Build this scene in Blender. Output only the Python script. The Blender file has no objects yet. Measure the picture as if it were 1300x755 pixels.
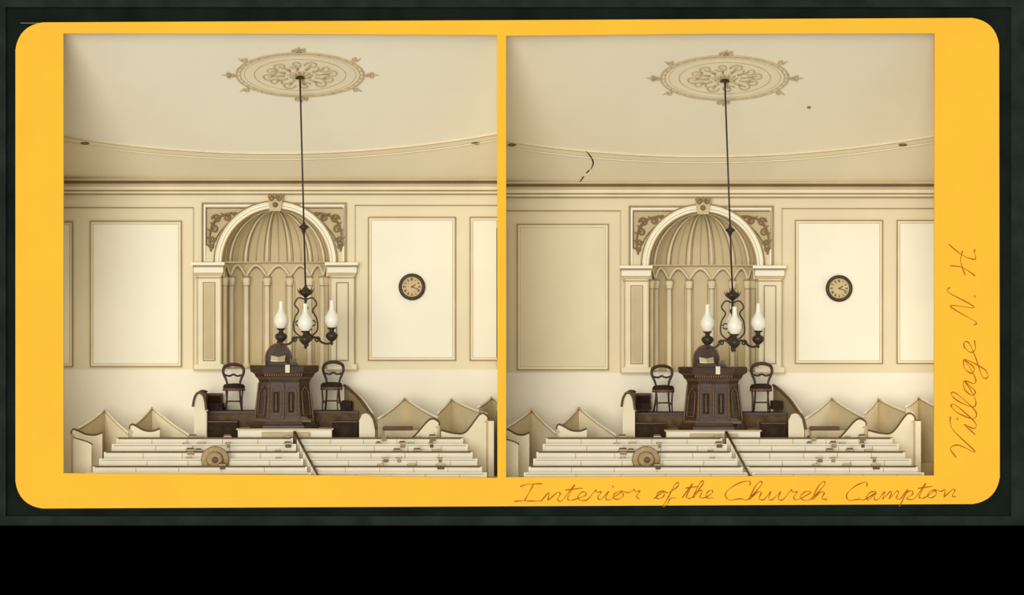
import bpy, bmesh, math, random
from mathutils import Vector, Matrix
random.seed(7)
S=0.015; D=80.0; Zc=7.8
sc=bpy.context.scene
try:
    sc.view_settings.view_transform='Standard'
    sc.view_settings.look='None'
except Exception: pass

def lin(c):
    return tuple(((v/255)/12.92 if v/255<=0.04045 else ((v/255+0.055)/1.055)**2.4) for v in c)
MATS={}
def mat(name,col,rough=0.8,var=0.08,scale=2.0,spec=0.15,bump=0.0,wood=False):
    if name in MATS: return MATS[name]
    m=bpy.data.materials.new(name); m.use_nodes=True
    nt=m.node_tree; b=nt.nodes['Principled BSDF']
    c=lin(col)
    tc=nt.nodes.new('ShaderNodeTexCoord')
    if wood:
        mp=nt.nodes.new('ShaderNodeMapping'); mp.inputs['Scale'].default_value=(1,1,6)
        nt.links.new(tc.outputs['Object'],mp.inputs[0]); src=mp.outputs[0]
    else: src=tc.outputs['Object']
    n=nt.nodes.new('ShaderNodeTexNoise'); n.inputs['Scale'].default_value=scale; n.inputs['Detail'].default_value=6
    nt.links.new(src,n.inputs['Vector'])
    r=nt.nodes.new('ShaderNodeValToRGB')
    r.color_ramp.elements[0].position=0.3; r.color_ramp.elements[1].position=0.7
    r.color_ramp.elements[0].color=tuple(v*(1-var) for v in c)+(1,)
    r.color_ramp.elements[1].color=tuple(min(1,v*(1+var)) for v in c)+(1,)
    nt.links.new(n.outputs['Fac'],r.inputs[0]); nt.links.new(r.outputs[0],b.inputs['Base Color'])
    b.inputs['Roughness'].default_value=rough
    b.inputs['Specular IOR Level'].default_value=spec
    if bump>0:
        bp=nt.nodes.new('ShaderNodeBump'); bp.inputs['Strength'].default_value=bump; bp.inputs['Distance'].default_value=0.02
        n2=nt.nodes.new('ShaderNodeTexNoise'); n2.inputs['Scale'].default_value=scale*12
        nt.links.new(tc.outputs['Object'],n2.inputs['Vector'])
        nt.links.new(n2.outputs['Fac'],bp.inputs['Height']); nt.links.new(bp.outputs[0],b.inputs['Normal'])
    MATS[name]=m; return m

M_low_lit=mat('dado_plaster',(245,236,210),var=0.03,scale=0.5)  # window light on the lower wall put into a lighter plaster colour
M_field=mat('panel_field_paint',(246,239,213),var=0.03,scale=0.6)
M_trim=mat('trim_cream',(236,223,188),var=0.04)
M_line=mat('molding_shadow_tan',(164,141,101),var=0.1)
M_line2=mat('molding_mid_tan',(202,182,140),var=0.08)
M_dark=mat('cornice_brown',(112,91,62),var=0.12)
M_cove=mat('cove_plaster',(237,223,188),var=0.04,scale=0.5)
M_niche_shade=mat('niche_plaster',(210,191,149),var=0.06,scale=1.5)  # shadow inside the niche deepened through this darker plaster colour
M_rib=mat('niche_rib_plaster',(233,219,182),var=0.05,scale=3)
M_orn=mat('ornament_tan',(200,180,138),var=0.12,scale=4)
M_orn2=mat('ornament_dark',(140,117,80),var=0.15,scale=4)
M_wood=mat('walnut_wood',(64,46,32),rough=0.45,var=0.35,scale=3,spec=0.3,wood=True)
M_wood2=mat('walnut_highlight',(104,80,56),rough=0.5,var=0.25,scale=4,spec=0.3,wood=True)  # paler walnut for mouldings, rails and small trims
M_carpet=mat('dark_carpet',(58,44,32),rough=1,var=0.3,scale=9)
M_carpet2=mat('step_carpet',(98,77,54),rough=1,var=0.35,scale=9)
M_pew=mat('pew_white_paint',(243,234,206),var=0.05,scale=1.5)
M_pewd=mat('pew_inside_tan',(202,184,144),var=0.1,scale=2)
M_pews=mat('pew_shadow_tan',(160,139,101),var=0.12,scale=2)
M_rail=mat('pew_rail_brown',(100,77,52),rough=0.5,var=0.25,scale=3,wood=True)
M_iron=mat('bronze_iron',(54,39,28),rough=0.4,var=0.2,scale=8,spec=0.4)
M_glass=mat('opal_glass',(248,241,218),rough=0.3,var=0.01,spec=0.4)
M_seat=mat('horsehair_seat',(50,36,27),rough=0.9,var=0.3,scale=12)
M_paper=mat('page_paper',(236,224,192),var=0.05)
M_card=mat('yellow_card_stock',(253,191,52),rough=0.7,var=0.035,scale=0.7,bump=0.08)
M_ink=mat('brown_ink',(184,98,26),var=0.25,scale=1.2)
M_board=mat('dark_green_board',(24,31,25),rough=0.9,var=0.35,scale=1.2,spec=0.05)
M_board2=mat('board_rim_green',(36,44,38),rough=0.9,var=0.3,scale=2,spec=0.05)
M_black=mat('black_plinth_paint',(0,0,0),rough=1,var=0.0,spec=0.0)
M_straw=mat('straw',(176,152,110),var=0.2,scale=10)
M_face=mat('clock_face_paper',(206,182,134),var=0.1,scale=5)

def P(px,py,d):
    k=1+d/D
    return Vector(((px-650)*S*k, d, Zc+(377.5-py)*S*k))

def catmull(pts,n=6,closed=False):
    pts=[Vector(p) for p in pts]; out=[]
    N=len(pts); rng=range(N if closed else N-1)
    for i in rng:
        if closed: p0,p1,p2,p3=pts[i-1],pts[i],pts[(i+1)%N],pts[(i+2)%N]
        else:
            p1,p2=pts[i],pts[i+1]; p0=pts[i-1] if i>0 else p1; p3=pts[i+2] if i+2<N else p2
        for j in range(n):
            t=j/n
            out.append(0.5*((2*p1)+(-p0+p2)*t+(2*p0-5*p1+4*p2-p3)*t*t+(-p0+3*p1-3*p2+p3)*t**3))
    if not closed: out.append(pts[-1])
    return out

class B:
    def __init__(s,name,px,py,d,world=None):
        s.name=name; s.ax=px; s.ay=py; s.o=world.copy() if world else P(px,py,d); s.u=S*(1+d/D)
        s.bm=bmesh.new(); s.mats=[]
    def mi(s,m):
        if m not in s.mats: s.mats.append(m)
        return s.mats.index(m)
    def v(s,p): return s.bm.verts.new((p[0]*s.u,p[1]*s.u,p[2]*s.u))
    def face(s,vs,m,smooth=False):
        try: f=s.bm.faces.new(vs)
        except ValueError: return
        f.material_index=s.mi(m); f.smooth=smooth
    def lx(s,wx): return (wx-s.o.x)/s.u
    def lz(s,wz): return (wz-s.o.z)/s.u
    def ly(s,wy): return (wy-s.o.y)/s.u
    def hexa(s,c,m):
        v=[s.v(p) for p in c]
        for q in ((0,1,2,3),(7,6,5,4),(0,4,5,1),(1,5,6,2),(2,6,7,3),(3,7,4,0)): s.face([v[i] for i in q],m)
    def box(s,x0,x1,y0,y1,z0,z1,m):
        s.hexa([(x0,y0,z0),(x1,y0,z0),(x1,y0,z1),(x0,y0,z1),(x0,y1,z0),(x1,y1,z0),(x1,y1,z1),(x0,y1,z1)],m)
    def ibox(s,px0,px1,py0,py1,y0,y1,m):
        s.box(px0-s.ax,px1-s.ax,y0,y1,s.ay-py1,s.ay-py0,m)
    def prism(s,poly,y0,y1,m):
        a=[s.v((p[0],y0,p[1])) for p in poly]; b=[s.v((p[0],y1,p[1])) for p in poly]
        n=len(poly); s.face(a,m); s.face(b[::-1],m)
        for i in range(n): s.face([a[i],b[i],b[(i+1)%n],a[(i+1)%n]],m)
    def frame(s,px0,px1,py0,py1,w,y0,y1,m):
        s.ibox(px0,px1,py0,py0+w,y0,y1,m); s.ibox(px0,px1,py1-w,py1,y0,y1,m)
        s.ibox(px0,px0+w,py0+w,py1-w,y0,y1,m); s.ibox(px1-w,px1,py0+w,py1-w,y0,y1,m)
    def lathe(s,prof,c,m,seg=20,sx=1,sy=1,axis='z'):
        rings=[]
        for r,z in prof:
            ring=[]
            for i in range(seg):
                a=2*math.pi*i/seg; ca,sa=math.cos(a)*r*sx,math.sin(a)*r*sy
                if axis=='z': p=(c[0]+ca,c[1]+sa,c[2]+z)
                else: p=(c[0]+ca,c[1]-z,c[2]+sa)
                ring.append(s.v(p))
            rings.append(ring)
        for a,b in zip(rings,rings[1:]):
            for i in range(seg): s.face([a[i],a[(i+1)%seg],b[(i+1)%seg],b[i]],m,True)
        s.face(rings[0][::-1],m); s.face(rings[-1],m)
    def tube(s,pts,r,m,n=6,closed=False):
        pts=[Vector(p) for p in pts]; N=len(pts); rings=[]
        up=None
        for i,p in enumerate(pts):
            if closed: t=pts[(i+1)%N]-pts[i-1]
            else: t=pts[min(i+1,N-1)]-pts[max(i-1,0)]
            if t.length<1e-9: t=Vector((0,0,1))
            t.normalize()
            if up is None:
                up=Vector((0,1,0)) if abs(t.y)<0.9 else Vector((1,0,0))
            a=up-t*up.dot(t)
            if a.length<1e-6: a=t.orthogonal()
            a.normalize(); up=a; b=t.cross(a)
            rr=r[i] if isinstance(r,(list,tuple)) else r
            rings.append([s.v(p+a*math.cos(2*math.pi*j/n)*rr+b*math.sin(2*math.pi*j/n)*rr) for j in range(n)])
        for i in range(N if closed else N-1):
            A=rings[i];C=rings[(i+1)%N]
            for j in range(n): s.face([A[j],A[(j+1)%n],C[(j+1)%n],C[j]],m,True)
        if not closed: s.face(rings[0][::-1],m); s.face(rings[-1],m)
    def sheet(s,top,t,m,cap=None,cr=1.1):
        """upright curved panel standing on z=0 whose top edge follows the list of points"""
        for p,q in zip(top,top[1:]):
            s.hexa([(p[0],p[1],0),(q[0],q[1],0),tuple(q),tuple(p),(p[0],p[1]+t,0),(q[0],q[1]+t,0),(q[0],q[1]+t,q[2]),(p[0],p[1]+t,p[2])],m)
        if cap: s.tube([(p[0],p[1]+t/2,p[2]) for p in top],cr,cap,n=6)
    def grid(s,fn,nu,nv,m):
        g=[[s.v(fn(i/nu,j/nv)) for j in range(nv+1)] for i in range(nu+1)]
        for i in range(nu):
            for j in range(nv): s.face([g[i][j],g[i+1][j],g[i+1][j+1],g[i][j+1]],m,True)
    def done(s,bevel=0,rotx=0,recalc=True):
        if recalc: bmesh.ops.recalc_face_normals(s.bm,faces=s.bm.faces)
        me=bpy.data.meshes.new(s.name); s.bm.to_mesh(me); s.bm.free()
        for m in s.mats: me.materials.append(m)
        o=bpy.data.objects.new(s.name,me); o.location=s.o; o.rotation_euler=(rotx,0,0)
        sc.collection.objects.link(o)
        if bevel:
            b=o.modifiers.new('bevel','BEVEL'); b.width=bevel; b.segments=2; b.limit_method='ANGLE'
        return o

def spiral(cx,cz,r0,r1,a0,turns,y=0,n=22):
    return [(cx+(r0+(r1-r0)*i/n)*math.cos(a0+turns*2*math.pi*i/n),y,cz+(r0+(r1-r0)*i/n)*math.sin(a0+turns*2*math.pi*i/n)) for i in range(n+1)]

DW=3.6
ZB=Zc+(377.5-667)*S

def build_room(ox,oy,XL,XR,opx0,opx1):
    if ox:  # right hall's dimmer light and print fading put into darker plaster colours
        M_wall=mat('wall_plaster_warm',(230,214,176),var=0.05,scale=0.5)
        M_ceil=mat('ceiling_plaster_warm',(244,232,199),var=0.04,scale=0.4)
        M_f1=mat('panel_field_dim_paint',(230,215,178),var=0.05,scale=0.6)  # light falloff over the left panels put into their colour
    else:
        M_wall=mat('wall_plaster',(234,220,183),var=0.05,scale=0.5)
        M_ceil=mat('ceiling_plaster',(248,239,210),var=0.04,scale=0.4)
        M_f1=M_field
    # ---------- shell
    b=B('wall_back',350+ox,377.5,DW); b.ax=350
    b.o=P(350+ox,377.5,DW); b.ay=377.5-oy
    xl,xr=b.lx(XL),b.lx(XR); zt=b.ay-205; zb=b.lz(ZB)
    cz=b.ay-333; zd=b.ay-469
    n=32; R=68
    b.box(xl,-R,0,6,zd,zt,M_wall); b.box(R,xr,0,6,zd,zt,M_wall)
    b.box(xl,xr,0,6,zb,zd,M_low_lit)
    pr=None
    for i in range(n+1):
        a=math.pi*i/n; x=-R*math.cos(a); z=cz+R*math.sin(a)
        cur=(b.v((x,0,z)),b.v((x,0,zt)))
        if pr: b.face([pr[0],cur[0],cur[1],pr[1]],M_wall)
        pr=cur
    b.done(recalc=False)

    # ---------- niche
    b=B('wall_niche',350+ox,377.5,DW); b.ax=350; b.ay=377.5-oy
    cz=b.ay-333; zf=b.ay-468
    def cyl(u,v):
        a=math.pi*u; return (-R*math.cos(a),R*math.sin(a),zf+(cz-zf)*v)
    b.grid(cyl,36,2,M_niche_shade)
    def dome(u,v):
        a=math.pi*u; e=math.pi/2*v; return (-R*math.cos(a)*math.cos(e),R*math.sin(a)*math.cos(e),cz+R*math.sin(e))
    b.grid(dome,36,14,M_niche_shade)
    fl=[b.v((-R*math.cos(math.pi*i/24),R*math.sin(math.pi*i/24),zf)) for i in range(25)]
    b.face(fl,M_trim)
    NB=7
    for i in range(1,NB*2):
        a=math.pi*i/(NB*2)
        thick=2.2 if i%2==0 else 0.7
        Rr=R-1.2
        pts=[(-Rr*math.cos(a)*math.cos(e),Rr*math.sin(a)*math.cos(e),cz+Rr*math.sin(e)) for e in [math.pi/2*j/12*0.97 for j in range(13)]]
        if i%2==0:
            b.tube(pts,[thick*(1-0.6*j/12) for j in range(13)],M_rib,n=6)
            for off in (-.06,.06):
                aa=a+off
                b.tube([(-Rr*math.cos(aa)*math.cos(e),Rr*math.sin(aa)*math.cos(e),cz+Rr*math.sin(e)) for e in [math.pi/2*j/12*0.92 for j in range(13)]],.6,M_line,n=5)
        else: b.tube(pts,[thick*(1-0.5*j/12) for j in range(13)],M_line2,n=5)
    for k in range(0,NB+1):
        a=math.pi*(k)/NB; a=min(max(a,0.06),math.pi-0.06)
        Rr=R-3; cx,cy=-Rr*math.cos(a),Rr*math.sin(a)
        b.lathe([(4.5,0),(4.5,5),(3.2,8),(3.2,105),(4,106),(5,112),(5,116)],(cx,cy,zf),M_line2 if k in (0,NB) else M_rib,seg=10)
        b.lathe([(5.4,0),(5.4,1.2)],(cx,cy,zf+116),M_line,seg=10); b.lathe([(4,0),(4,1)],(cx,cy,zf+105),M_line,seg=10)
    for k in range(NB):
        a0=math.pi*k/NB; a1=math.pi*(k+1)/NB
        pts=[]
        for j in range(11):
            t=j/10; a=a0+(a1-a0)*t; pts.append((-(R-2)*math.cos(a),(R-2)*math.sin(a),zf+117+15*math.sin(math.pi*t)))
        b.tube(pts,1.8,M_rib); b.tube([(p[0],p[1],p[2]-3) for p in pts[1:-1]],.7,M_line,n=5)
        am0,am1=a0+0.09,a1-0.09
        for am in (am0,am1):
            b.tube([(-(R-1)*math.cos(am),(R-1)*math.sin(am),zf+6),(-(R-1)*math.cos(am),(R-1)*math.sin(am),zf+112)],0.7,M_line2)
    b.tube([(-(R-1)*math.cos(math.pi*j/24),(R-1)*math.sin(math.pi*j/24),cz) for j in range(25)],1.4,M_line2)
    b.done(recalc=False)

    # ---------- trim: surround of niche
    b=B('trim_niche_surround',350+ox,377.5,DW); b.ax=350; b.ay=377.5-oy
    cz=b.ay-333
    def arc(r,y,n=36): return [(-r*math.cos(math.pi*i/n),y,cz+r*math.sin(math.pi*i/n)) for i in range(n+1)]
    pr=None
    for i in range(37):
        a=math.pi*i/36; ci,si=math.cos(a),math.sin(a)
        cur=[b.v((-68*ci,-0.2,cz+68*si)),b.v((-68*ci,-5,cz+68*si)),b.v((-78*ci,-5,cz+78*si)),b.v((-78*ci,-0.2,cz+78*si))]
        if pr:
            for q in range(3): b.face([pr[q],pr[q+1],cur[q+1],cur[q]],M_field)
        pr=cur
    b.tube(arc(68.5,-5),0.8,M_line2); b.tube(arc(72,-5),0.5,M_line2); b.tube(arc(78,-5),1.1,M_line); b.tube(arc(76,-5.4),0.9,M_field)
    b.frame(256,440,257,334,1.6,-4,-0.2,M_line)
    b.frame(259,437,260,334,2,-3,-0.2,M_field)
    for sx in (-1,1):
        pts=[]
        for i in range(13):
            a=math.radians(18+54*i/12); pts.append((sx*83.5*math.cos(a)*1.0,-3,cz+83.5*math.sin(a)*0.86))
        x_out=sx*87-1; ztop=b.ay-264
        loop=[Vector(p) for p in pts]
        loop=[p for p in loop if p.z<ztop]
        poly=[(x_out,-3,loop[0].z)]+[tuple(p) for p in loop]+[(loop[-1].x,-3,ztop),(x_out,-3,ztop)]
        b.tube(poly+[poly[0]],0.8,M_orn2,n=5)
        f=[b.v((p[0],-0.8,p[2])) for p in poly]; b.face(f,M_line2)
        ax0=sx*75
        for (dx,dz,r,a0,t) in ((0,61,6,0,1.3),(-13,63,4.5,2,1.3),(3,48,5,1,1.2),(5,36,4,3,1.2),(-24,66,3.4,0,1.1),(7,26,3,2,1)):
            b.tube(spiral(ax0+sx*dx,cz+dz-6,r,0.8,a0 if sx>0 else math.pi-a0,t*sx,y=-3),[1.5*(1-0.5*i/22) for i in range(23)],M_orn2,n=5)
        st=catmull([(ax0+sx*7,-3,cz+14),(ax0+sx*9,-3,cz+30),(ax0+sx*6,-3,cz+46),(ax0-sx*2,-3,cz+57),(ax0-sx*20,-3,cz+63)],5)
        b.tube(st,1.3,M_orn2,n=5)
        for q in range(2,len(st)-1,3):
            p=st[q]
            for sg in (-1,1):
                b.tube([p,p+Vector((sg*4,0,2.5))],[1.5,0.3],M_orn2,n=5)
    b.prism([(-7,b.ay-268),(7,b.ay-268),(10,b.ay-247),(-10,b.ay-247)],-11,-0.2,M_line2)
    b.tube(spiral(-4.5,b.ay-252,4,1,0,1.3,y=-12),1.3,M_orn2); b.tube(spiral(4.5,b.ay-252,4,1,math.pi,-1.3,y=-12),1.3,M_orn2)
    b.lathe([(3.5,0),(2.5,3),(0.5,4)],(0,-11,b.ay-260),M_orn2,axis='y',seg=10)
    for x in (-7,0,7): b.lathe([(2.6,0),(2,2),(0.3,3)],(x,-11,b.ay-249),M_line,axis='y',seg=8)
    for (x0,x1) in ((247,284),(416,453)):
        b.ibox(x0+4,x1-3,350,462,-8,-0.2,M_trim)
        b.frame(x0+11,x1-10,358,458,1.2,-9,-7.5,M_line)
        b.ibox(x0+13,x1-12,360,456,-8.6,-7.5,M_line2 if x0<300 else M_cove)
        b.ibox(x0+3,x0+5,350,462,-8.6,-0.2,M_line2); b.ibox(x1-4,x1-2.5,350,462,-8.6,-0.2,M_line2)
        b.ibox(x0+1,x1-1,346,350,-10,-0.2,M_line2)
        b.ibox(x0,x1,339,346,-12,-0.2,M_field)
        b.ibox(x0-1,x1+1,336.5,339,-14,-0.2,M_line)
        b.ibox(x0-3,x1+2,333,336.5,-16,-0.2,M_field)
        b.ibox(x0+2,x1-2,352,353.2,-9,-0.2,M_line)
        b.ibox(x0,x1,462,468,-11,-0.2,M_trim); b.ibox(x0-1,x1+1,468,470,-12,-0.2,M_line2)
    b.done()

    # ---------- cornice
    b=B('trim_cornice',350+ox,377.5,DW); b.ax=350; b.ay=377.5-oy
    xl,xr=b.lx(XL),b.lx(XR)
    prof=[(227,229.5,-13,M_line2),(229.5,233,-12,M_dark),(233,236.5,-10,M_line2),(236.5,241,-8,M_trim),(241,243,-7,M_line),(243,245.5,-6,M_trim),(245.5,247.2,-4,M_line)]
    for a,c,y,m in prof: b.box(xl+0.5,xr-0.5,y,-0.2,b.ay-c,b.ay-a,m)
    b.done()

    # ---------- wall panels
    b=B('trim_wall_panels',350+ox,377.5,DW); b.ax=350; b.ay=377.5-oy
    def panel(x0,x1,y0,y1,mf):
        x0=max(x0,b.lx(XL)+351); x1=min(x1,b.lx(XR)+349)
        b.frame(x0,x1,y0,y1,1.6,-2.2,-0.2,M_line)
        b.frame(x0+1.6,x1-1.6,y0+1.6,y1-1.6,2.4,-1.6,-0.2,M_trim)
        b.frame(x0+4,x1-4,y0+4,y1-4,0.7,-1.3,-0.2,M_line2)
        b.ibox(x0+4.7,x1-4.7,y0+4.7,y1-4.7,-0.8,-0.2,mf)
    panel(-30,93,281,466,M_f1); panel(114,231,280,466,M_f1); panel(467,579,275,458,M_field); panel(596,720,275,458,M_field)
    def stile(x0,x1,py):
        x0=max(x0,b.lx(XL)+351); x1=min(x1,b.lx(XR)+349)
        b.ibox(x0,x1,py,py+1.2,-1.6,-0.2,M_line)
    stile(-30,246,263); b.ibox(244.8,246,264,468,-1.6,-0.2,M_line2)
    stile(450,720,260); b.ibox(450,451.4,261,468,-1.6,-0.2,M_line2)
    b.done()

    # ---------- ceiling
    A=P(350+ox,30,0.12)
    Cb=P(350+ox,228+oy,DW-0.02)
    dy=Cb.y-A.y; dz=A.z-Cb.z; ang=math.atan2(dy,dz); L=math.hypot(dy,dz)
    def ceil_t(py):
        lo,hi=0.0,1.0
        for _ in range(40):
            m=(lo+hi)/2; y=Cb.y-dy*m; z=Cb.z+dz*m
            q=377.5-(z-Zc)/(S*(1+y/D))
            if q>py: lo=m
            else: hi=m
        return lo
    b=B('ceiling',350+ox,228,DW,world=Cb)
    u=b.u
    xl,xr=(XL-Cb.x)/u,(XR-Cb.x)/u
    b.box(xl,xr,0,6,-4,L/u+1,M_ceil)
    def cl(px,py,off=0):
        t=ceil_t(py); y=Cb.y-dy*t
        w=P(px+ox,py,y)
        return ((w.x-Cb.x)/u,off,t*L/u)
    def curve(px,base): return base+oy-24*((px-350)/275)**2
    pxs=[ (xl+ (xr-xl)*i/40) for i in range(41)]
    top=[]
    for xx in pxs:
        px=350+xx*1.0
        q=cl(px,curve(px,194)); top.append((min(max(xx,xl+.5),xr-.5),q[2]))
    pr=None
    for (x,z) in top:
        cur=[b.v((x,-2.2,0.5)),b.v((x,-2.2,z)),b.v((x,-0.1,z))]
        if pr: b.face([pr[0],cur[0],cur[1],pr[1]],M_cove); b.face([pr[1],cur[1],cur[2],pr[2]],M_cove)
        pr=cur
    b.tube([(x,-2.4,z) for x,z in top],0.6,M_line2,n=5)
    b.tube([(x,-2.2,z-8) for x,z in top],0.5,M_line2,n=5)
    b.tube([(x,-2.0,z-10.5) for x,z in top],1.2,M_cove,n=5)
    b.done(rotx=ang)
    RX=Matrix.Rotation(ang,3,'X')
    for vx in ((108,180),(604,180)):
        q=cl(vx[0],vx[1]+oy*0.5)
        bb=B('ceiling_vent',350+ox,228,DW,world=Cb+RX@(Vector((q[0],-1.2,q[2]))*u))
        bb.lathe([(6,-1.2),(6,1.2),(5,1.8),(4.5,1.2),(2,1.2),(1.5,2),(0.4,2.2)],(0,0,0),M_line,seg=18,sy=0.5,axis='y')
        bb.lathe([(4,1.2),(4,1.7)],(0,0,0),M_dark,seg=18,sy=0.5,axis='y')
        bb.done(rotx=ang)
    if ox:
        bb=B('ceiling_crack',350+ox,228,DW,world=Cb)
        def cp(x,y): 
            q=cl(x-ox,y); return (q[0],-2.6 if y>188 else -.3,q[2])
        c=catmull([cp(744,190),cp(750,197),cp(753,205),cp(750,213)],5)
        bb.tube(c,[.35+.7*math.sin(math.pi*i/(len(c)-1)) for i in range(len(c))],M_iron,n=5)
        for a_,b_ in (((741,222),(736,229)),((735,229),(730,234)),((729,235),(724,239)),((748,214),(744,218))):
            bb.tube([cp(*a_),cp(*b_)],[.9,.5],M_iron,n=5)
        q=cl(1027-ox,136); bb.lathe([(2.6,.2),(2.6,.5)],(q[0],0,q[2]),M_line,axis='y',seg=12)
        bb.done(rotx=ang)

    # ---------- medallion
    mx=381-(3 if ox else 0)
    q=cl(mx,94+oy); mc=Cb+RX@(Vector((q[0],-0.1,q[2]))*u)
    b=B('ceiling_medallion',mx+ox,94,mc.y,world=mc)
    E=0.5
    def el(r,y,n=64): return [(r*math.cos(2*math.pi*i/n),y,r*E*math.sin(2*math.pi*i/n)) for i in range(n)]
    b.lathe([(81,0.2),(81,0.9),(79,1.1)],(0,0,0),M_cove,seg=64,sy=E,axis='y')
    b.tube(el(81,-1.2),1.1,M_orn,closed=True); b.tube(el(76,-1.4),0.6,M_orn,closed=True)
    b.tube(el(71,-1.2),0.4,M_line2,closed=True)
    b.tube(el(58,-1.2),0.6,M_orn,closed=True)
    for i in range(36):
        a=2*math.pi*i/36
        b.tube([(77*math.cos(a),-1.6,77*E*math.sin(a)),(81*math.cos(a+.04),-1.6,81*E*math.sin(a+.04))],0.7,M_line2,n=5)
    for i in range(12):
        a=2*math.pi*i/12+0.13; cx,czz=40*math.cos(a),40*E*math.sin(a)
        sp=[(p[0],p[1],czz+(p[2]-czz)*0.75) for p in spiral(cx,czz,9,1.2,a+2,1.3*(1 if i%2 else -1),y=-1.6)]
        b.tube(sp,[1.2*(1-.5*j/22) for j in range(23)],M_orn,n=5)
        for da,l in ((-.15,16),(0,19),(.15,16)):
            c2=Vector((20*math.cos(a),-1.6,20*E*math.sin(a)))
            b.tube([c2,c2+Vector((l*math.cos(a+da),0,l*E*math.sin(a+da)))],[1.5,0.3],M_orn,n=5)
    for i in range(10):
        a=2*math.pi*i/10; b.tube([(4*math.cos(a),-2.4,4*E*math.sin(a)),(11*math.cos(a),-2.6,11*E*math.sin(a)),(17*math.cos(a),-1.6,17*E*math.sin(a))],[1,2.2,.4],M_line2,n=6)
    b.lathe([(7,1),(6,4),(3,6),(1,6.5)],(0,0,0),M_line,seg=16,sy=.7,axis='y')
    for sx in (-1,1):
        for (dx,dz,r,t) in ((86,0,3.5,1.2),(91,3,2.6,1.1),(91,-3,2.6,1.1)):
            b.tube(spiral(sx*dx,dz,r,.6,0 if sx<0 else math.pi,t*sx,y=-1.4),.9,M_orn,n=5)
        b.tube([(sx*90,-1.4,0),(sx*100,-1.4,0)],[1.4,.3],M_orn,n=5)
        for sz in (-1,1):
            b.tube(spiral(sx*70,sz*28,4,.7,1,1.2*sx,y=-1.4),.8,M_line2,n=5)
            b.tube([(sx*72,-1.4,sz*26),(sx*78,-1.4,sz*31)],[1.3,.3],M_line2,n=5)
            b.tube(spiral(sx*6,sz*45,4,.7,1,1.2*sx,y=-1.4),.9,M_orn,n=5)
            b.tube([(sx*2,-1.4,sz*42),(0,-1.4,sz*52)],[1.4,.3],M_orn,n=5)
    b.done(rotx=ang)

    # ---------- chandelier
    dch=mc.y-0.08
    cxp,cyp=388,430+oy
    b=B('chandelier',cxp+ox,cyp,dch)
    topw=mc+Vector((0.0,-0.05,-0.07)); tl=(topw-b.o)/b.u
    b.tube([(0,0,60),(tl.x*0.55,tl.y*.55,60+(tl.z-60)*.55),tuple(tl)],[1.1,1.1,1.1],M_iron,n=8)
    b.lathe([(1,4),(4,3),(6,0),(6,-1)],(tl.x,tl.y,tl.z-1),M_iron,seg=14)
    f=82/(tl.z-60)
    b.lathe([(1,-8),(2,-6),(3,-3),(6,-1),(6.2,1),(2.5,3),(1.5,6),(1,7)],(tl.x*f,tl.y*f,142),M_iron,seg=14)
    b.lathe([(0.5,-13),(2.5,-10),(1.5,-7),(3.5,-3),(5,1),(2,5),(1.5,16),(3,19),(1.5,22),(1.2,34),(3,37),(4,40),(1.5,43),(1.2,52),(3,54),(8,57),(9.5,60),(5,63),(2,66),(1,70)],(0,0,0),M_iron,seg=16)
    for k in range(8):
        a=2*math.pi*k/8; b.tube([(8.5*math.cos(a),8.5*math.sin(a),59),(10.5*math.cos(a),10.5*math.sin(a),64)],[1,.3],M_iron,n=5)
    for k in range(4):
        a=math.pi/2*k; c,s_=math.cos(a),math.sin(a)
        cur=catmull([(1*c,1*s_,50),(9*c,9*s_,52),(14*c,14*s_,44),(9*c,9*s_,36),(14*c,14*s_,26),(15*c,15*s_,12),(8*c,8*s_,4),(1*c,1*s_,2)],5)
        b.tube(cur,1.1,M_iron,n=6)
        b.tube([(c*(9+3.5*math.cos(t)),s_*(9+3.5*math.cos(t)),20+3.5*math.sin(t)) for t in [j*.6 for j in range(11)]],.9,M_iron,n=5)
    arms=[(-31.5,6,0),(33,6,1),(1,-30,-3),(1,30,-1)]
    for ai,(x,y,z) in enumerate(arms):
        r=math.hypot(x,y); c,s_=x/r,y/r
        cur=catmull([(2*c,2*s_,-3),(r*.35*c,r*.35*s_,2),(r*.65*c,r*.65*s_,-6+z),(r*.9*c,r*.9*s_,-7+z),(x,y,-3+z)],6)
        b.tube(cur,1.5,M_iron,n=6)
        b.tube([(c*(r*.45+3.6*math.cos(t)*(1-t/12)),s_*(r*.45+3.6*math.cos(t)*(1-t/12)),-1+3.8*math.sin(t)*(1-t/12)) for t in [j*.55 for j in range(14)]],1.0,M_iron,n=5)
        b.lathe([(0.8,-9),(2,-7),(1.2,-5),(5,-2),(7.5,1),(8,4),(6,6.5),(3,8),(3,11),(5.5,12),(5.5,13.5)],(x,y,z),M_iron,seg=16)
        b.lathe([(4,12),(5.4,14),(8.2,17.5),(9.5,22),(9.0,27),(6.2,32),(3.8,35.5),(3.0,39),(2.8,47),(2.6,48)],(x,y,z),M_glass,seg=20)
    b.done()

    # ---------- clock
    b=B('wall_clock',523+ox,364+oy*.5,DW-0.012)
    b.lathe([(15.5,0),(17,1.5),(17,4),(15.5,6),(13,5.2),(12.2,4)],(0,0,0),M_wood,seg=40,axis='y')
    b.lathe([(12.3,4.0),(12.3,4.5)],(0,0,0),M_face,seg=40,axis='y')
    b.tube([(12.3*math.cos(2*math.pi*i/40),-5,12.3*math.sin(2*math.pi*i/40)) for i in range(40)],.6,M_orn,closed=True,n=5)
    ROM={1:'I',2:'II',3:'III',4:'IIII',5:'V',6:'VI',7:'VII',8:'VIII',9:'IX',10:'X',11:'XI',12:'XII'}
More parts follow.
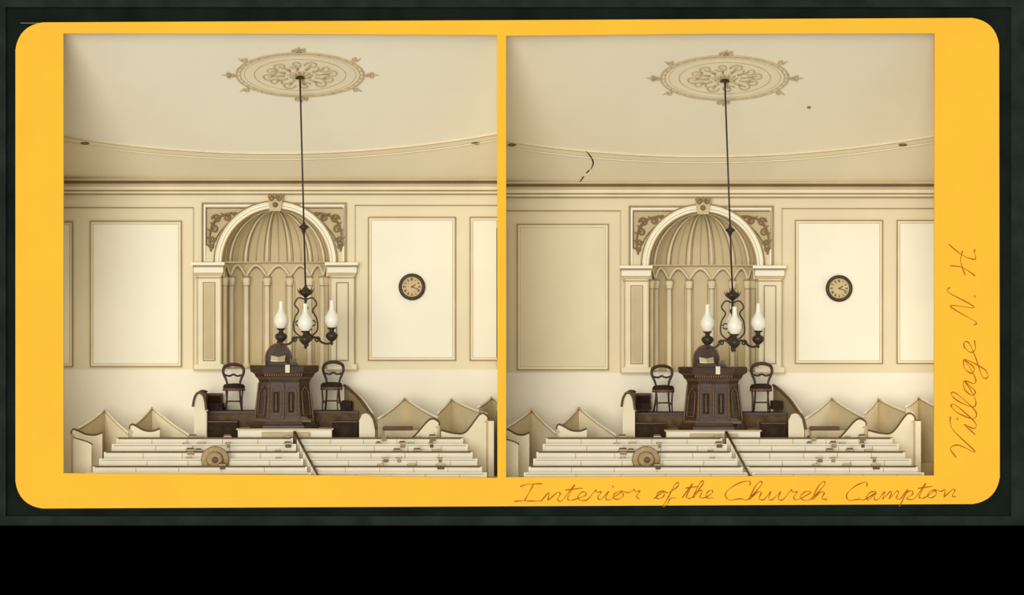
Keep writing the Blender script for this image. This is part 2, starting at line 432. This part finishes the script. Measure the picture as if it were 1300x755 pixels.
    for h,t in ROM.items():
        a=math.pi/2-h*math.pi/6; R0,R1=8.1,11.0
        w=0.75; tot=len(t)*w
        def pt(r,off): 
            return (r*math.cos(a)+off*math.sin(a),-4.8,r*math.sin(a)-off*math.cos(a))
        for i,ch in enumerate(t):
            o_=-tot/2+w*(i+.5)
            if ch=='I': b.tube([pt(R0,o_),pt(R1,o_)],.22,M_iron,n=4)
            elif ch=='V': b.tube([pt(R1,o_-.35),pt(R0,o_),pt(R1,o_+.35)],.22,M_iron,n=4)
            else:
                b.tube([pt(R1,o_-.35),pt(R0,o_+.35)],.22,M_iron,n=4); b.tube([pt(R0,o_-.35),pt(R1,o_+.35)],.22,M_iron,n=4)
    for a,l,r in ((math.radians(33),5.5,.5),(math.radians(-20),8.5,.4)):
        b.tube([(0,-5.2,0),(l*math.cos(a),-5.2,l*math.sin(a))],r,M_iron,n=4)
    b.lathe([(1.1,4.4),(1.1,5.6)],(0,0,0),M_iron,seg=10,axis='y')
    b.done()

    # ---------- floor with tiers
    rows=[(1.58,555),(1.30,563.5),(1.02,572.5),(0.76,582),(0.50,591),(0.28,599.5)]
    b=B('floor',350+ox,377.5,2.0); b.ay=377.5
    xl,xr=b.lx(XL),b.lx(XR)
    def wb(d0,d1,w0,w1,m):
        b.box(xl,xr,b.ly(d0),b.ly(d1),b.lz(w0),b.lz(w1),m)
    tier=[]
    wb(0.13,DW-0.003,ZB,Zc+(377.5-656)*S,M_pewd)
    prev=Zc+(377.5-656)*S
    for (d,py) in rows[::-1]:
        tz=P(0,py+50,d).z; tz=max(tz,prev)
        tier.append(tz)
        if tz>prev+1e-4: wb(max(d-.06,.135),DW-0.003,prev,tz,M_pewd)
        prev=tz
    tier=tier[::-1]
    b.done()
    FZ=tier[0]

    # ---------- platform
    up=P(0,521+oy*.5,2.9).z; lo=P(0,543+oy*.5,2.2).z; md=P(0,534+oy*.5,2.3).z
    b=B('pulpit_platform',360+ox,545,2.5)
    def wx(p,d): return P(p+(544 if ox else 0),0,d).x
    def bx(p0,p1,d0,d1,z0,z1,m):
        b.box(b.lx(wx(p0,d0)),b.lx(wx(p1,d0)),b.ly(d0),b.ly(d1),b.lz(z0),b.lz(z1),m)
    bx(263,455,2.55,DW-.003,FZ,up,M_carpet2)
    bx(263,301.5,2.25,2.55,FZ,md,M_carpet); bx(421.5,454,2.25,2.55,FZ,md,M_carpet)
    bx(302,421,1.85,2.55,FZ,lo,M_pew)
    bx(300,423,1.83,2.25,lo-.03,lo,M_line2)
    bx(332,392,1.72,1.85,FZ,lo-.07,M_pewd)
    bx(263,455,2.52,2.56,up-.04,up,M_wood)
    bx(263,301.5,2.22,2.26,md-.03,md,M_wood); bx(421.5,454,2.22,2.26,md-.03,md,M_wood)
    b.done()

    # ---------- settees flanking the platform
    b=B('settee',256+ox+(2 if ox else 0),552,2.2); b.o.z=FZ
    hz=lambda py,d: b.lz(P(0,py,d).z)
    X=lambda px_,d: b.lx(P(px_+ox+(2 if ox else 0),0,d).x)
    top=catmull([(X(250,2.1),b.ly(2.1),hz(506,2.1)),(X(252,2.4),b.ly(2.4),hz(499,2.4)),(X(257,2.9),b.ly(2.9),hz(496,2.9)),(X(262,3.4),b.ly(3.4),hz(497,3.4))],5)
    b.sheet(top,3,M_pewd,M_rail,1.8)
    b.sheet([(X(246.5,2.1),b.ly(2.08),hz(508,2.1)),(X(250,2.1),b.ly(2.08),hz(500,2.1)),(X(256,2.1),b.ly(2.08),hz(500,2.1)),(X(260,2.1),b.ly(2.08),hz(510,2.1)),(X(262,2.1),b.ly(2.08),hz(524,2.1))],3,M_trim,M_line,.9)
    b.tube(catmull([(X(245,2.1),b.ly(2.06),hz(516,2.1)),(X(247,2.1),b.ly(2.06),hz(505,2.1)),(X(252,2.1),b.ly(2.06),hz(498,2.1)),(X(259,2.1),b.ly(2.06),hz(503,2.1)),(X(262,2.1),b.ly(2.06),hz(520,2.1))],5),1.7,M_rail,n=6)
    b.box(X(264,2.65),X(282,2.65),b.ly(2.64),b.ly(3.35),hz(521,2.9)+.3,hz(512,2.9),M_seat)
    b.box(X(262,3.4),X(283,3.4),b.ly(3.4),b.ly(3.48),hz(521,2.9)+.3,hz(499,3.4),M_rail)
    b.box(X(264,3.4),X(281,3.4),b.ly(3.37),b.ly(3.4),hz(518,2.9)+.3,hz(502,3.4),M_seat)
    b.done()
    b=B('settee',452+ox+(3 if ox else 0),552,2.2); b.o.z=FZ
    X=lambda px_,d: b.lx(P(px_+ox+(3 if ox else 0),0,d).x)
    top=catmull([(X(437,3.4),b.ly(3.4),hz(489,3.4)),(X(445,3.0),b.ly(3.0),hz(495,3.0)),(X(458,2.5),b.ly(2.5),hz(508,2.5)),(X(469,2.0),b.ly(2.0),hz(524,2.0))],5)
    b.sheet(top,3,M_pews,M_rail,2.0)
    b.tube([(p.x+4.5,p.y,p.z-1.5) for p in top],1.6,M_trim,n=6)
    b.box(X(434,3),X(447,3),b.ly(2.68),b.ly(3.3),hz(520,2.68)+.3,hz(509,2.68),M_seat)
    b.sheet([(X(456,1.95),b.ly(1.95),hz(534,1.95)),(X(460,1.95),b.ly(1.95),hz(526,1.95)),(X(467,1.95),b.ly(1.95),hz(524,1.95)),(X(473,1.95),b.ly(1.95),hz(532,1.95)),(X(476,1.95),b.ly(1.95),hz(546,1.95))],3,M_trim,M_line,1.0)
    b.tube(catmull([(X(466,1.95),b.ly(1.9),hz(523,1.95)),(X(472,1.95),b.ly(1.9),hz(526,1.95)),(X(476,1.95),b.ly(1.9),hz(536,1.95)),(X(478,1.95),b.ly(1.9),hz(545,1.95))],5),1.8,M_rail,n=6)
    b.done()

    # ---------- pulpit
    b=B('pulpit',361+ox+(2 if ox else 0),543,2.2); b.o.z=lo
    def plan(w,dp): return [(-w,20),(-w,-dp*.25),(-w*.6,-dp),(w*.6,-dp),(w,-dp*.25),(w,20)]
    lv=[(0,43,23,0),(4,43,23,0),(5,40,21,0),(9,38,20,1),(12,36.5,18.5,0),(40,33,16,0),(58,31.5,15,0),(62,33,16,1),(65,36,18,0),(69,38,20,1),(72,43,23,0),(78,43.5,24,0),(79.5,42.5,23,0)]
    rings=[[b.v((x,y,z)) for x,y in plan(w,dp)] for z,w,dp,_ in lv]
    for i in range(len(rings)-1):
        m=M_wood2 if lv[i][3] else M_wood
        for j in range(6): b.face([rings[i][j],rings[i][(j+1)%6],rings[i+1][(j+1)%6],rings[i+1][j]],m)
    b.face(rings[0][::-1],M_wood); b.face(rings[-1],M_wood)
    def wd(z):
        t=(z-12)/(58-12); return 36.5-5*t,18.5-3.5*t
    def fr(x,z,o=0.8):
        w,dp=wd(z); return (x,-dp-o,z)
    for cx in (-9.5,9.5):
        b.tube([fr(cx-6.5,17),fr(cx-6.5,44)]+[fr(cx-6.5*math.cos(math.pi*i/8),44+8*math.sin(math.pi*i/8)) for i in range(1,8)]+[fr(cx+6.5,44),fr(cx+6.5,17),fr(cx-6.5,17)],1,M_wood2,n=5)
        f=[b.v(fr(cx-4+8*(i in (1,2)),20 if i<2 else 46,0.3)) for i in range(4)]; b.face(f,M_carpet)
        b.tube([fr(cx,22),fr(cx,44)],1.2,M_wood2,n=5)
    for x in (-19.5,0,19.5): b.tube([fr(x,12,1),fr(x*.95,58,1)],1.6,M_wood2,n=6)
    for sx in (-1,1):
        def sd(t,z,o=.8):
            w,dp=wd(z); xa,ya=w*.6,-dp; xb,yb=w,-dp*.25
            return (sx*(xa+(xb-xa)*t+o*.7),ya+(yb-ya)*t-o*.7,z)
        b.tube([sd(.2,17),sd(.2,46),sd(.5,53),sd(.8,46),sd(.8,17),sd(.2,17)],.9,M_wood2,n=5)
        b.tube([sd(1,12),sd(1,58)],1.3,M_wood2,n=5)
    for i in range(17): 
        x=-23+i*46/16; b.box(x-.9,x+.9,-22.5,-19,66,69,M_wood2)
    b.done(bevel=0.004)
    bz=lo+79.5*S*(1+2.2/D)
    b=B('book_rest',356+ox+(2 if ox else 0),460,2.2); b.o.z=bz
    b.prism([(-15,0),(22,0),(22,3),(-15,3)],-8,10,M_wood)
    b.hexa([(-13,-7,3),(8,-7,3),(8,-7,4),(-13,-7,4),(-13,8,3),(8,8,3),(8,8,8),(-13,8,8)],M_wood2)
    b.box(12,20,-5,6,3,8,M_wood2)
    b.done(bevel=.003)
    b=B('open_bible',353+ox+(2 if ox else 0),460,2.2); b.o.z=bz
    b.hexa([(-9,-7,5),(0,-7,4.5),(0,7,9),(-9,7,9.5),(-9,-7.3,7),(0,-7.3,5.6),(0,6.6,10.4),(-9,6.6,12.5)],M_paper)
    b.hexa([(0,-7,4.5),(9,-7,5),(9,7,9.5),(0,7,9),(0,-7.3,5.6),(9,-7.3,7),(9,6.6,12.5),(0,6.6,10.4)],M_pewd)
    b.hexa([(-10,-7,4.2),(10,-7,4.2),(10,7.5,8.6),(-10,7.5,8.6),(-10,-7,4.8),(10,-7,4.8),(10,7,9.2),(-10,7,9.2)],M_seat)
    b.done()
    b=B('paper_notice',366+ox+(2 if ox else 0),463,2.2); b.o.z=bz
    b.box(-2.5,3,-25.2,-24.4,-9,0.6,M_paper); b.box(-2.5,3,-25,-12,0.1,0.8,M_paper)
    b.done()
    b=B('hymn_book_stand',378+ox+(4 if ox else 0),543,1.98); b.o.z=lo
    for x in (-13,13):
        for y in (-4,4): b.tube([(x*.9,y*.5,0),(x,y*.5,9)],1.2,M_wood,n=6)
    b.box(-17,17,-5,1,8,11,M_wood2); b.box(-15,-2,-4,1,11,14,M_seat); b.box(0,14,-4,1,11,13,M_wood); b.box(2,12,-4,0,13,15,M_rail)
    b.done()

    # ---------- pulpit armchair
    b=B('pulpit_armchair',353+ox+(2 if ox else 0),521,2.95); b.o.z=up
    for x in (-15,15):
        b.lathe([(1.6,0),(1.2,4),(2.4,10),(1.6,14),(2.4,24),(2.4,27)],(x,-11,0),M_wood,seg=10)
        b.tube([(x,13,0),(x,11,26),(x*.98,12,60)],[1.8,2,1.8],M_wood,n=8)
        b.tube(catmull([(x,11,44),(x*1.1,0,43),(x*1.08,-10,40),(x,-12,34),(x,-11,27)],5),1.7,M_wood,n=6)
    b.box(-17,17,-13,13,25,29,M_wood); b.box(-15,15,-12,10,29,33,M_seat)
    top=[(-16,58)]+[(-16.5*math.cos(math.pi*i/14),66+19*math.sin(math.pi*i/14)) for i in range(15)]+[(16,58)]
    b.prism(top+[(14,34),(-14,34)],10,14,M_wood)
    b.tube([(p[0]*.97,10,p[1]-.6) for p in top],1.6,M_wood2,n=6)
    b.tube([(-10*math.cos(math.pi*i/10),9.2,64+12*math.sin(math.pi*i/10)) for i in range(11)],1.1,M_wood2,n=5)
    b.tube(spiral(-4,79,3.2,.6,0,1.2,y=9),1,M_wood2,n=5); b.tube(spiral(4,79,3.2,.6,math.pi,-1.2,y=9),1,M_wood2,n=5)
    b.lathe([(2.4,0),(2.4,3),(1,6),(.3,7)],(0,12,84),M_wood,seg=10)
    b.done()

    # ---------- side chairs
    def chair(px,rot,hh):
        b=B('balloon_back_chair',px+ox+(3 if ox else 0),521,2.9); b.o.z=up
        k=hh/59.0; c,s_=math.cos(rot),math.sin(rot)
        def T(x,y,z): return (x*c-y*s_,x*s_+y*c,z*k)
        for x in (-10,10):
            b.tube(catmull([T(x*1.0,-11,0),T(x*.95,-10,14),T(x*1.05,-9.5,27)],4),[1.0]*3+[1.3]*6,M_wood,n=6)
            b.tube(catmull([T(x*1.05,12,0),T(x*.85,9,15),T(x*.8,8,28),T(x*.85,10,38)],4),1.3,M_wood,n=6)
        b.tube([T(-10,-10,12),T(10,-10,12)],.8,M_wood,n=5); b.tube([T(-9,9.5,12),T(9,9.5,12)],.8,M_wood,n=5)
        for x in (-9.7,9.7): b.tube([T(x,-10,10),T(x*.9,9.5,10)],.8,M_wood,n=5)
        b.lathe([(11,26*k),(12.5,27*k),(12.5,29*k),(12.8,31*k),(11,34*k),(6,35*k),(0.5,35.3*k)],(0,0,0),M_seat,seg=24,sx=1.1,sy=.95)
        b.lathe([(12.6,25.5*k),(13.2,27*k),(12.8,29*k)],(0,0,0),M_wood2,seg=24,sx=1.1,sy=.95)
        hoop=catmull([T(-8,9,34),T(-9.5,10,40),T(-13,11,49),T(-11.5,12,56),T(-5,12.5,59),T(0,12.5,59.5),T(5,12.5,59),T(11.5,12,56),T(13,11,49),T(9.5,10,40),T(8,9,34)],6)
        nn=len(hoop); b.tube(hoop,[1.2+1.0*math.sin(math.pi*i/(nn-1)) for i in range(nn)],M_wood,n=8)
        b.tube(catmull([T(-11.5,11,46),T(-5,11.5,44.5),T(0,11.5,46.5),T(5,11.5,44.5),T(11.5,11,46)],5),1.4,M_wood,n=6)
        b.done()
    chair(297,0.12,58); chair(421,-0.15,61)

    # ---------- centre pews
    Ls=(-202,-208,-218,-224,-232,-240); Rs=(238,244,250,256,262,268); As=(24,28,32,37,42,47)
    for ri,(d,py) in enumerate(rows):
        b=B('pew',350+ox+(3+ri*2 if ox else 0),py,d); b.o.z=tier[ri]
        H=b.lz(P(0,py,d).z)
        xl,xr=b.lx(XL)+2,b.lx(XR)-2
        aisle=As[ri]; L0=max(Ls[ri],xl); R1=min(Rs[ri],xr)
        for (a,c) in ((L0,aisle-2),(aisle+3,R1)):
            b.box(a,c,0,2.0,4,H-2.2,M_pew)
            b.box(a,c,-.8,2.8,H-1.6,H,M_rail if ri%2==0 else M_pew)
            b.box(a,c,-.5,2,H-2.4,H-1.6,M_line)  # shadow gap under the rail drawn as a thin tan strip
            b.box(a,c,2.0,9,14,17,M_pewd)
            b.box(a,a+2.5,-1.2,9,0,H-1,M_pew); b.box(c-2.5,c,-1.2,9,0,H-1,M_pew)
            nseg=5
            for i in range(1,nseg):
                x=a+(c-a)*i/nseg+(ri%2)*9; b.box(x-.5,x+.5,-.5,0,4,H-2.4,M_line2); b.box(x-1,x+1,2.0,8,0,15,M_pewd)
        b.done()
    b=B('pew_divider',374+ox+(6 if ox else 0),548,1.68); b.o.z=FZ
    pts=[b.lz(P(0,548,1.68).z),b.lz(P(0,608,.2).z)]
    e=P(404+ox+(6 if ox else 0),604,.17)
    b.tube([(0,0,pts[0]),(b.lx(e.x),b.ly(e.y),b.lz(e.z))],1.7,M_rail,n=6)
    b.box(-2,2,-2,2,0,pts[0]+1,M_rail)
    b.done()

    # hymnals left in neat piles on the pew rails
    rnd=random.Random(11)
    b=B('hymnals',350+ox+(4 if ox else 0),556,1.5)
    for ri,(d,py) in enumerate(rows[:5]):
        zt_=b.lz(P(0,py,d).z)+.1; yy=b.ly(d)
        for x in [-112,-94,-70,6,130,150,172,200]:
            if rnd.random()<.3: continue
            x+=rnd.uniform(-7,7); w=rnd.uniform(7,12); h=rnd.uniform(1.6,2.4)
            x=max(min(x,b.lx(XR)-16),b.lx(XL)+12)
            m=rnd.choice([M_rail,M_wood2,M_wood,M_orn2])
            b.box(x,x+w,yy-1,yy+2.4,zt_,zt_+h,m)
            b.box(x+.5,x+w-.3,yy-1.2,yy-1,zt_+.4,zt_+h-.4,M_pewd)
            if rnd.random()<.4: b.box(x+1,x+w-1.5,yy-.8,yy+2.2,zt_+h,zt_+h+1.8,rnd.choice([M_rail,M_wood2]))
            if rnd.random()<.35: b.box(x+2,x+w-1,yy-2.0,yy-1.1,zt_-4.5,zt_-.5,rnd.choice([M_line,M_orn2,M_rail]))
    b.done(bevel=.005)
    b=B('straw_hat',273+ox+(5 if ox else 0),583,0.7)
    b.lathe([(16,0),(17.3,1.5),(16.5,3),(12,3.4),(10.5,4),(10.2,9),(8.8,12.5),(5,14.5),(.5,15)],(0,0,0),M_straw,seg=28,axis='y',sy=.95)
    b.lathe([(10.8,4),(10.8,7.5),(10.2,7.7)],(0,0,0),M_wood2,seg=28,axis='y',sy=.95)
    b.tube([(16.8*math.cos(2*math.pi*i/28),-1.6,16*math.sin(2*math.pi*i/28)) for i in range(28)],1.1,M_orn2,closed=True,n=5)
    b.lathe([(4.5,14),(3.8,15.2),(.5,15.5)],(1,0,0),M_wood2,seg=14,axis='y')
    b.done()

    # ---------- side box pews
    def boxpew(pl,ppk,pr_,d0,d1,dx,ext=0):
        b=B('box_pew',ppk[0]+ox+dx,ppk[1],d1); b.o.z=FZ
        def wpt(px_,py_,d):
            w=P(px_+ox+dx,py_,d); X=min(max(w.x,XL+.06),XR-.06)
            return (b.lx(X),b.ly(d),b.lz(w.z))
        def edge(p,q,dp,dq):
            out=[]
            for i in range(7):
                t=i/6; s_=math.sin(math.pi*t)*1.6; out.append(wpt(p[0]+(q[0]-p[0])*t,p[1]+(q[1]-p[1])*t+s_,dp+(dq-dp)*t))
            return out
        left=edge(pl,ppk,d0,d1); right=edge(ppk,pr_,d1,d0)
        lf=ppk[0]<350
        b.sheet(left,3,M_pewd if lf else M_trim,M_trim,1.2)  # shading of one pew face put into its tan colour, other face cream
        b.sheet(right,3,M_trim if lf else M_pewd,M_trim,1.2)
        for ed in (left,right):
            b.tube([(p[0],p[1]-.3,p[2]-2.3) for p in ed],.5,M_line,n=5)
        A,C=left[0],right[-1]
        if C[0]-A[0]>10:
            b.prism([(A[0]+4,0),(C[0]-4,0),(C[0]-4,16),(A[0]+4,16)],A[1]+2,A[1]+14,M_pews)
        b.done()
    def armend(x0,y0,x1,y1,d,dx,flip):
        b=B('pew_end',x0+ox+dx,y0,d); b.o.z=FZ
        def wpt(px_,py_):
            w=P(px_+ox+dx,py_,d); X=min(max(w.x,XL+.05),XR-.05); return (X-b.o.x)/b.u,b.lz(w.z)
        a=wpt(x0,y0); c=wpt(x1,y1)
        if c[0]-a[0]<3 : c=(a[0]+3,c[1])
        f=(c[0]-a[0])
        if not flip: pts=[(a[0]+3,a[1]-10),(a[0]-1,a[1]-5),(a[0]+1,a[1]),(a[0]+f*.15,a[1]-1),(a[0]+f*.45,c[1]+2),(a[0]+f*.75,c[1]+1),(c[0],c[1]+4)]
        else: pts=[(a[0],a[1]+2),(a[0]+f*.3,a[1]-2),(a[0]+f*.55,a[1]),(a[0]+f*.85,c[1]+1),(c[0]-1,c[1]),(c[0]+1,c[1]-5),(c[0]-3,c[1]-9)]
        cur=catmull([(p[0],0,p[1]) for p in pts],5)
        b.tube(cur,1.7,M_rail,n=6)
        body=[(p.x,p.z-1) for p in (cur[8:] if not flip else cur[:-8])]
        b.prism([(body[0][0],0)]+body+[(body[-1][0],0)],-1.5,1.5,M_trim)
        xs=body[0][0] if not flip else body[-1][0]
        b.box(xs-1.5,xs+1.5,-2.4,-1.5,0,(body[0][1] if not flip else body[-1][1])-3,M_line2)
        b.done()
    boxpew((98,544),(133,520),(163,549),1.95,2.9,0)
    boxpew((168,541),(193,517),(240,552),1.95,2.9,0)
    boxpew((480,531),(514,505),(556,530),1.95,2.9,0)
    boxpew((556,524),(573,506),(618,525),1.95,2.9,0)
    boxpew((608,516),(624,504),(660,520),1.95,2.9,0)
    armend(92,545,130,553,1.85,0,False); armend(166,539,203,548,1.87,0,False)
    armend(483,556,556,534,1.85,0,True); armend(560,548,618,527,1.87,0,True)
    b=B('pew_end',100+ox,575,1.0); b.o.z=tier[2]
    H=b.lz(P(0,558,1.0).z)
    b.prism([(-7,0),(16,0),(16,H-6),(10,H-3),(0,H),(-7,H+2)],0,3,M_trim)
    b.tube([(-7,1.5,H+2),(0,1.5,H+.5),(10,1.5,H-2.5),(17,1.5,H-6)],1.2,M_rail,n=5)
    b.done()
    b=B('pew_door',622+ox,527,1.75); b.o.z=FZ
    H=b.lz(P(0,534,1.75).z)
    x1=min(5,b.lx(XR)-1)
    b.box(-2,x1,-1.5,1.5,0,H,M_trim); b.box(-2.6,x1+.3,-2,2,H,H+1.5,M_rail); b.done()
    b=B('pew_cushion',500+ox,545,2.05); b.o.z=FZ+14*S
    hz2=b.lz(P(0,540,2.05).z)
    b.box(-12,34,0,9,0,hz2-6,M_pewd); b.box(-14,24,-1,10,hz2-6,hz2-1,M_rail); b.done(bevel=.02)

    # ---------- side walls
    for nm,X0,X1 in (('wall_left',XL-.03,XL),('wall_right',XR,XR+.03)):
        b=B(nm,350+ox,377.5,0.1)
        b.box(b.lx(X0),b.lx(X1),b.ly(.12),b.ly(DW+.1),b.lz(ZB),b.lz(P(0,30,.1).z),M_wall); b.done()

k36=1+DW/D
XLL=(52-650)*S*k36; XRR=(1216-650)*S*k36
build_room(0,0,XLL,-0.22,80,632)
build_room(542,4,-0.175,XRR,642,1187)

# ---------- card
def rounded(pts,r,n=8):
    out=[]; N=len(pts)
    for i in range(N):
        p=Vector(pts[i]); a=(Vector(pts[i-1])-p).normalized(); c=(Vector(pts[(i+1)%N])-p).normalized()
        s_=p+a*r; e=p+c*r
        for j in range(n+1):
            t=j/n; out.append((1-t)**2*s_+2*t*(1-t)*(p+(a+c)*r*0.12)+t*t*e)
    return out
cu=bpy.data.curves.new('stereograph_card','CURVE'); cu.dimensions='2D'; cu.fill_mode='BOTH'; cu.extrude=0.04; cu.bevel_depth=0.008
def spl(pts):
    s=cu.splines.new('POLY'); s.points.add(len(pts)-1); s.use_cyclic_u=True
    for q,p in zip(s.points,pts): q.co=((p[0]-650)*S,(377.5-p[1])*S,0,1)
spl(rounded([(20,29),(1268,23),(1269,639),(20,645)],34))
spl([(80,42),(350,42.5),(631.5,44),(632,607),(350,603),(80,601)])
spl([(642,45),(900,42.5),(1187,42),(1186.5,604),(900,605),(642,606)])
card=bpy.data.objects.new('tmpcard',cu); sc.collection.objects.link(card)
card.rotation_euler=(math.pi/2,0,0); card.location=(0,0.05,Zc)
bpy.context.view_layer.update()
dg=bpy.context.evaluated_depsgraph_get()
me=bpy.data.meshes.new_from_object(card.evaluated_get(dg)); me.materials.clear(); me.materials.append(M_card)
c2=bpy.data.objects.new('stereograph_card',me); c2.matrix_world=card.matrix_world.copy(); sc.collection.objects.link(c2)
bpy.data.objects.remove(card)

# ---------- handwriting
G={
'n':([[(0,0),(.2,.95),(.3,.1),(.35,.15),(.62,.95),(.78,.75),(.75,.15),(1,0)]],1.0),
't':([[(0,0),(.3,1.8),(.22,.25),(.4,0),(.6,.1)],[(-.05,1.2),(.75,1.4)]],.6),
'e':([[(0,0),(.4,.5),(.38,.9),(.18,.9),(.08,.4),(.25,0),(.6,.05)]],.6),
'r':([[(0,0),(.2,1.1),(.3,.85),(.52,.9),(.45,.3),(.65,0)]],.65),
'i':([[(0,0),(.22,.95),(.2,.15),(.45,0)],[(.3,1.45),(.36,1.55)]],.45),
'o':([[(0,0),(.4,.95),(.12,.75),(.1,.2),(.35,0),(.55,.4),(.42,.92),(.75,.75)]],.75),
'f':([[(0,0),(.4,1.5),(.35,2),(.18,1.6),(.1,.2),(.0,-.9),(.2,-.7),(.25,0),(.6,.1)]],.6),
'h':([[(0,0),(.35,1.6),(.28,2.1),(.12,1.6),(.08,0),(.3,.85),(.5,.8),(.5,.15),(.75,0)]],.75),
'u':([[(0,0),(.15,.95),(.18,.2),(.38,0),(.6,.9),(.62,.15),(.85,0)]],.85),
'c':([[(0,0),(.48,.8),(.25,.95),(.08,.4),(.25,0),(.6,.05)]],.6),
'a':([[(0,0),(.5,.9),(.2,.9),(.08,.3),(.28,0),(.52,.85),(.55,.1),(.8,0)]],.8),
'm':([[(0,0),(.2,.95),(.25,.1),(.3,.15),(.52,.95),(.62,.7),(.6,.1),(.65,.15),(.88,.95),(1.02,.7),(1.0,.1),(1.25,0)]],1.25),
'p':([[(0,0),(.22,1.15),(.12,-.95),(.2,.6),(.45,.95),(.6,.5),(.35,0),(.8,0)]],.8),
'l':([[(0,0),(.36,1.6),(.26,2.05),(.1,1.4),(.12,.15),(.45,0)]],.45),
'g':([[(0,0),(.5,.9),(.2,.9),(.1,.3),(.35,.1),(.54,.9),(.45,-.8),(.2,-1.05),(.15,-.6),(.8,0)]],.8),
'I':([[(-.5,1.7),(-.2,1.95),(.5,2.0)],[(.1,1.95),(.05,1.0),(-.02,.1)],[(-.5,.0),(-.1,.05),(.35,.0),(.8,0)]],.8),
'C':([[(.95,1.6),(.85,2.15),(.35,1.8),(0,.8),(.25,0),(.8,.1),(1.1,0)]],1.1),
'V':([[(-.15,1.6),(.1,2.1),(.35,1.4),(.35,0),(.85,1.9),(1.3,2.1)],],1.0),
'N':([[(-.2,.1),(0,0),(.3,2.0),(.75,.05),(1.0,2.1),(1.3,2.0)]],1.3),
'H':([[(0,2.0),(.15,1),(.0,0)],[(.95,2.1),(.7,1),(.75,0),(1.1,.1)],[(-.15,.8),(.4,1.15),(.9,1.0)]],1.1),
'.':([[(0,0),(.1,.08)]],.4)}
def word(b,w,x0,x1,base,h,vertical=False,slope=0.0):
    tot=sum(G[c][1] for c in w); sx=(x1-x0)/(tot*1.0)
    cur=0; chain=[]; strokes=[]
    for c in w:
        ss,wd=G[c]
        main=[(cur+p[0],p[1]) for p in ss[0]]
        if c.islower():
            if chain: chain+=main[1:]
            else: chain=main
        else:
            if chain: strokes.append(chain); chain=[]
            if c=='C': chain=main
            else: strokes.append(main)
        for e in ss[1:]: strokes.append([(cur+p[0],p[1]) for p in e])
        cur+=wd
    if chain: strokes.append(chain)
    for st in strokes:
        pts=[]
        for (x,y) in st:
            X=x0+x*sx+0.4*y*h; Y=y*h+slope*x*sx
            if not vertical: pts.append((X-b.ax,0,b.ay-(base-Y)))
            else: pts.append((base-Y-b.ax,0,X))
        cc=catmull(pts,6)
        b.tube(cc,[0.65+.25*math.sin(i*.7) for i in range(len(cc))],M_ink,n=5)
b=B('handwritten_inscription',930,625,0.0); b.o.y=0.0015
word(b,'Interior',666,812,636,11,slope=.02)
word(b,'of',830,858,633,10.5); word(b,'the',866,905,632,10.5)
word(b,'Church',918,1050,634,11)
word(b,'Campton',1072,1214,635,10.5,slope=.03)
b.done()
b=B('handwritten_inscription',1240,590,0.0); b.o.y=0.0015
word(b,'Village',5,158,1238,15,vertical=True)
word(b,'N.',182,222,1238,16,vertical=True); word(b,'H.',240,282,1238,16,vertical=True)
b.done()

# ---------- backing board
b=B('backing_board',650,377.5,0.1); b.o=Vector((0,0.11,Zc)); b.u=S
b.ax=650; b.ay=377.5
def fr(x0,x1,y0,y1,m,ya=0,yb=6): b.ibox(x0,x1,y0,y1,ya,yb,m)
fr(-150,50,-120,667,M_board); fr(1222,1450,-120,667,M_board); fr(50,1222,-120,29,M_board); fr(50,1222,634,667,M_board)
fr(-150,7,-120,667,M_board2,-6,0); fr(1284,1450,-120,667,M_board2,-6,0); fr(7,1284,-120,9,M_board2,-6,0); fr(7,1284,655,667,M_board2,-6,0)
b.done()
b=B('ground',650,667,0.1); b.o=Vector((0,0.11,ZB)); b.u=S  # black plinth under the board and both halls
b.box(-800,800,-10,330,-(ZB)/S,0,M_black); b.done()

# ---------- lights
w=bpy.data.worlds.new('World'); sc.world=w; w.use_nodes=True
w.node_tree.nodes['Background'].inputs[0].default_value=(1,0.99,0.97,1)
w.node_tree.nodes['Background'].inputs[1].default_value=0.42
sl=bpy.data.lights.new('sun','SUN'); sl.energy=1.97; sl.angle=math.radians(32); sl.color=(1,.985,.955)
so=bpy.data.objects.new('sun',sl); sc.collection.objects.link(so)
dirv=Vector((0.18,1.0,-0.06)).normalized()
so.rotation_euler=dirv.to_track_quat('-Z','Y').to_euler(); so.location=(-10,-30,20)
# unseen lights added low at each outer side, brightening lower walls like windows
for X0,dx in ((XLL+.06,1),(XRR-.06,-1)):
    al=bpy.data.lights.new('side_window_light','AREA'); al.shape='RECTANGLE'; al.size=1.6; al.size_y=2.4; al.energy=38; al.color=(1,.97,.9)
    ao=bpy.data.objects.new('side_window_light',al); sc.collection.objects.link(ao)
    ao.location=(X0,1.7,Zc+(377.5-455)*S)
    ao.rotation_euler=Vector((dx,0.25,-0.05)).to_track_quat('-Z','Z').to_euler()

cam=bpy.data.cameras.new('camera'); cam.sensor_width=36; cam.lens=36*(D/S)/1300; cam.clip_end=500
co=bpy.data.objects.new('camera',cam); sc.collection.objects.link(co)
co.location=(0,-D,Zc); co.rotation_euler=(math.pi/2,0,0); sc.camera=co
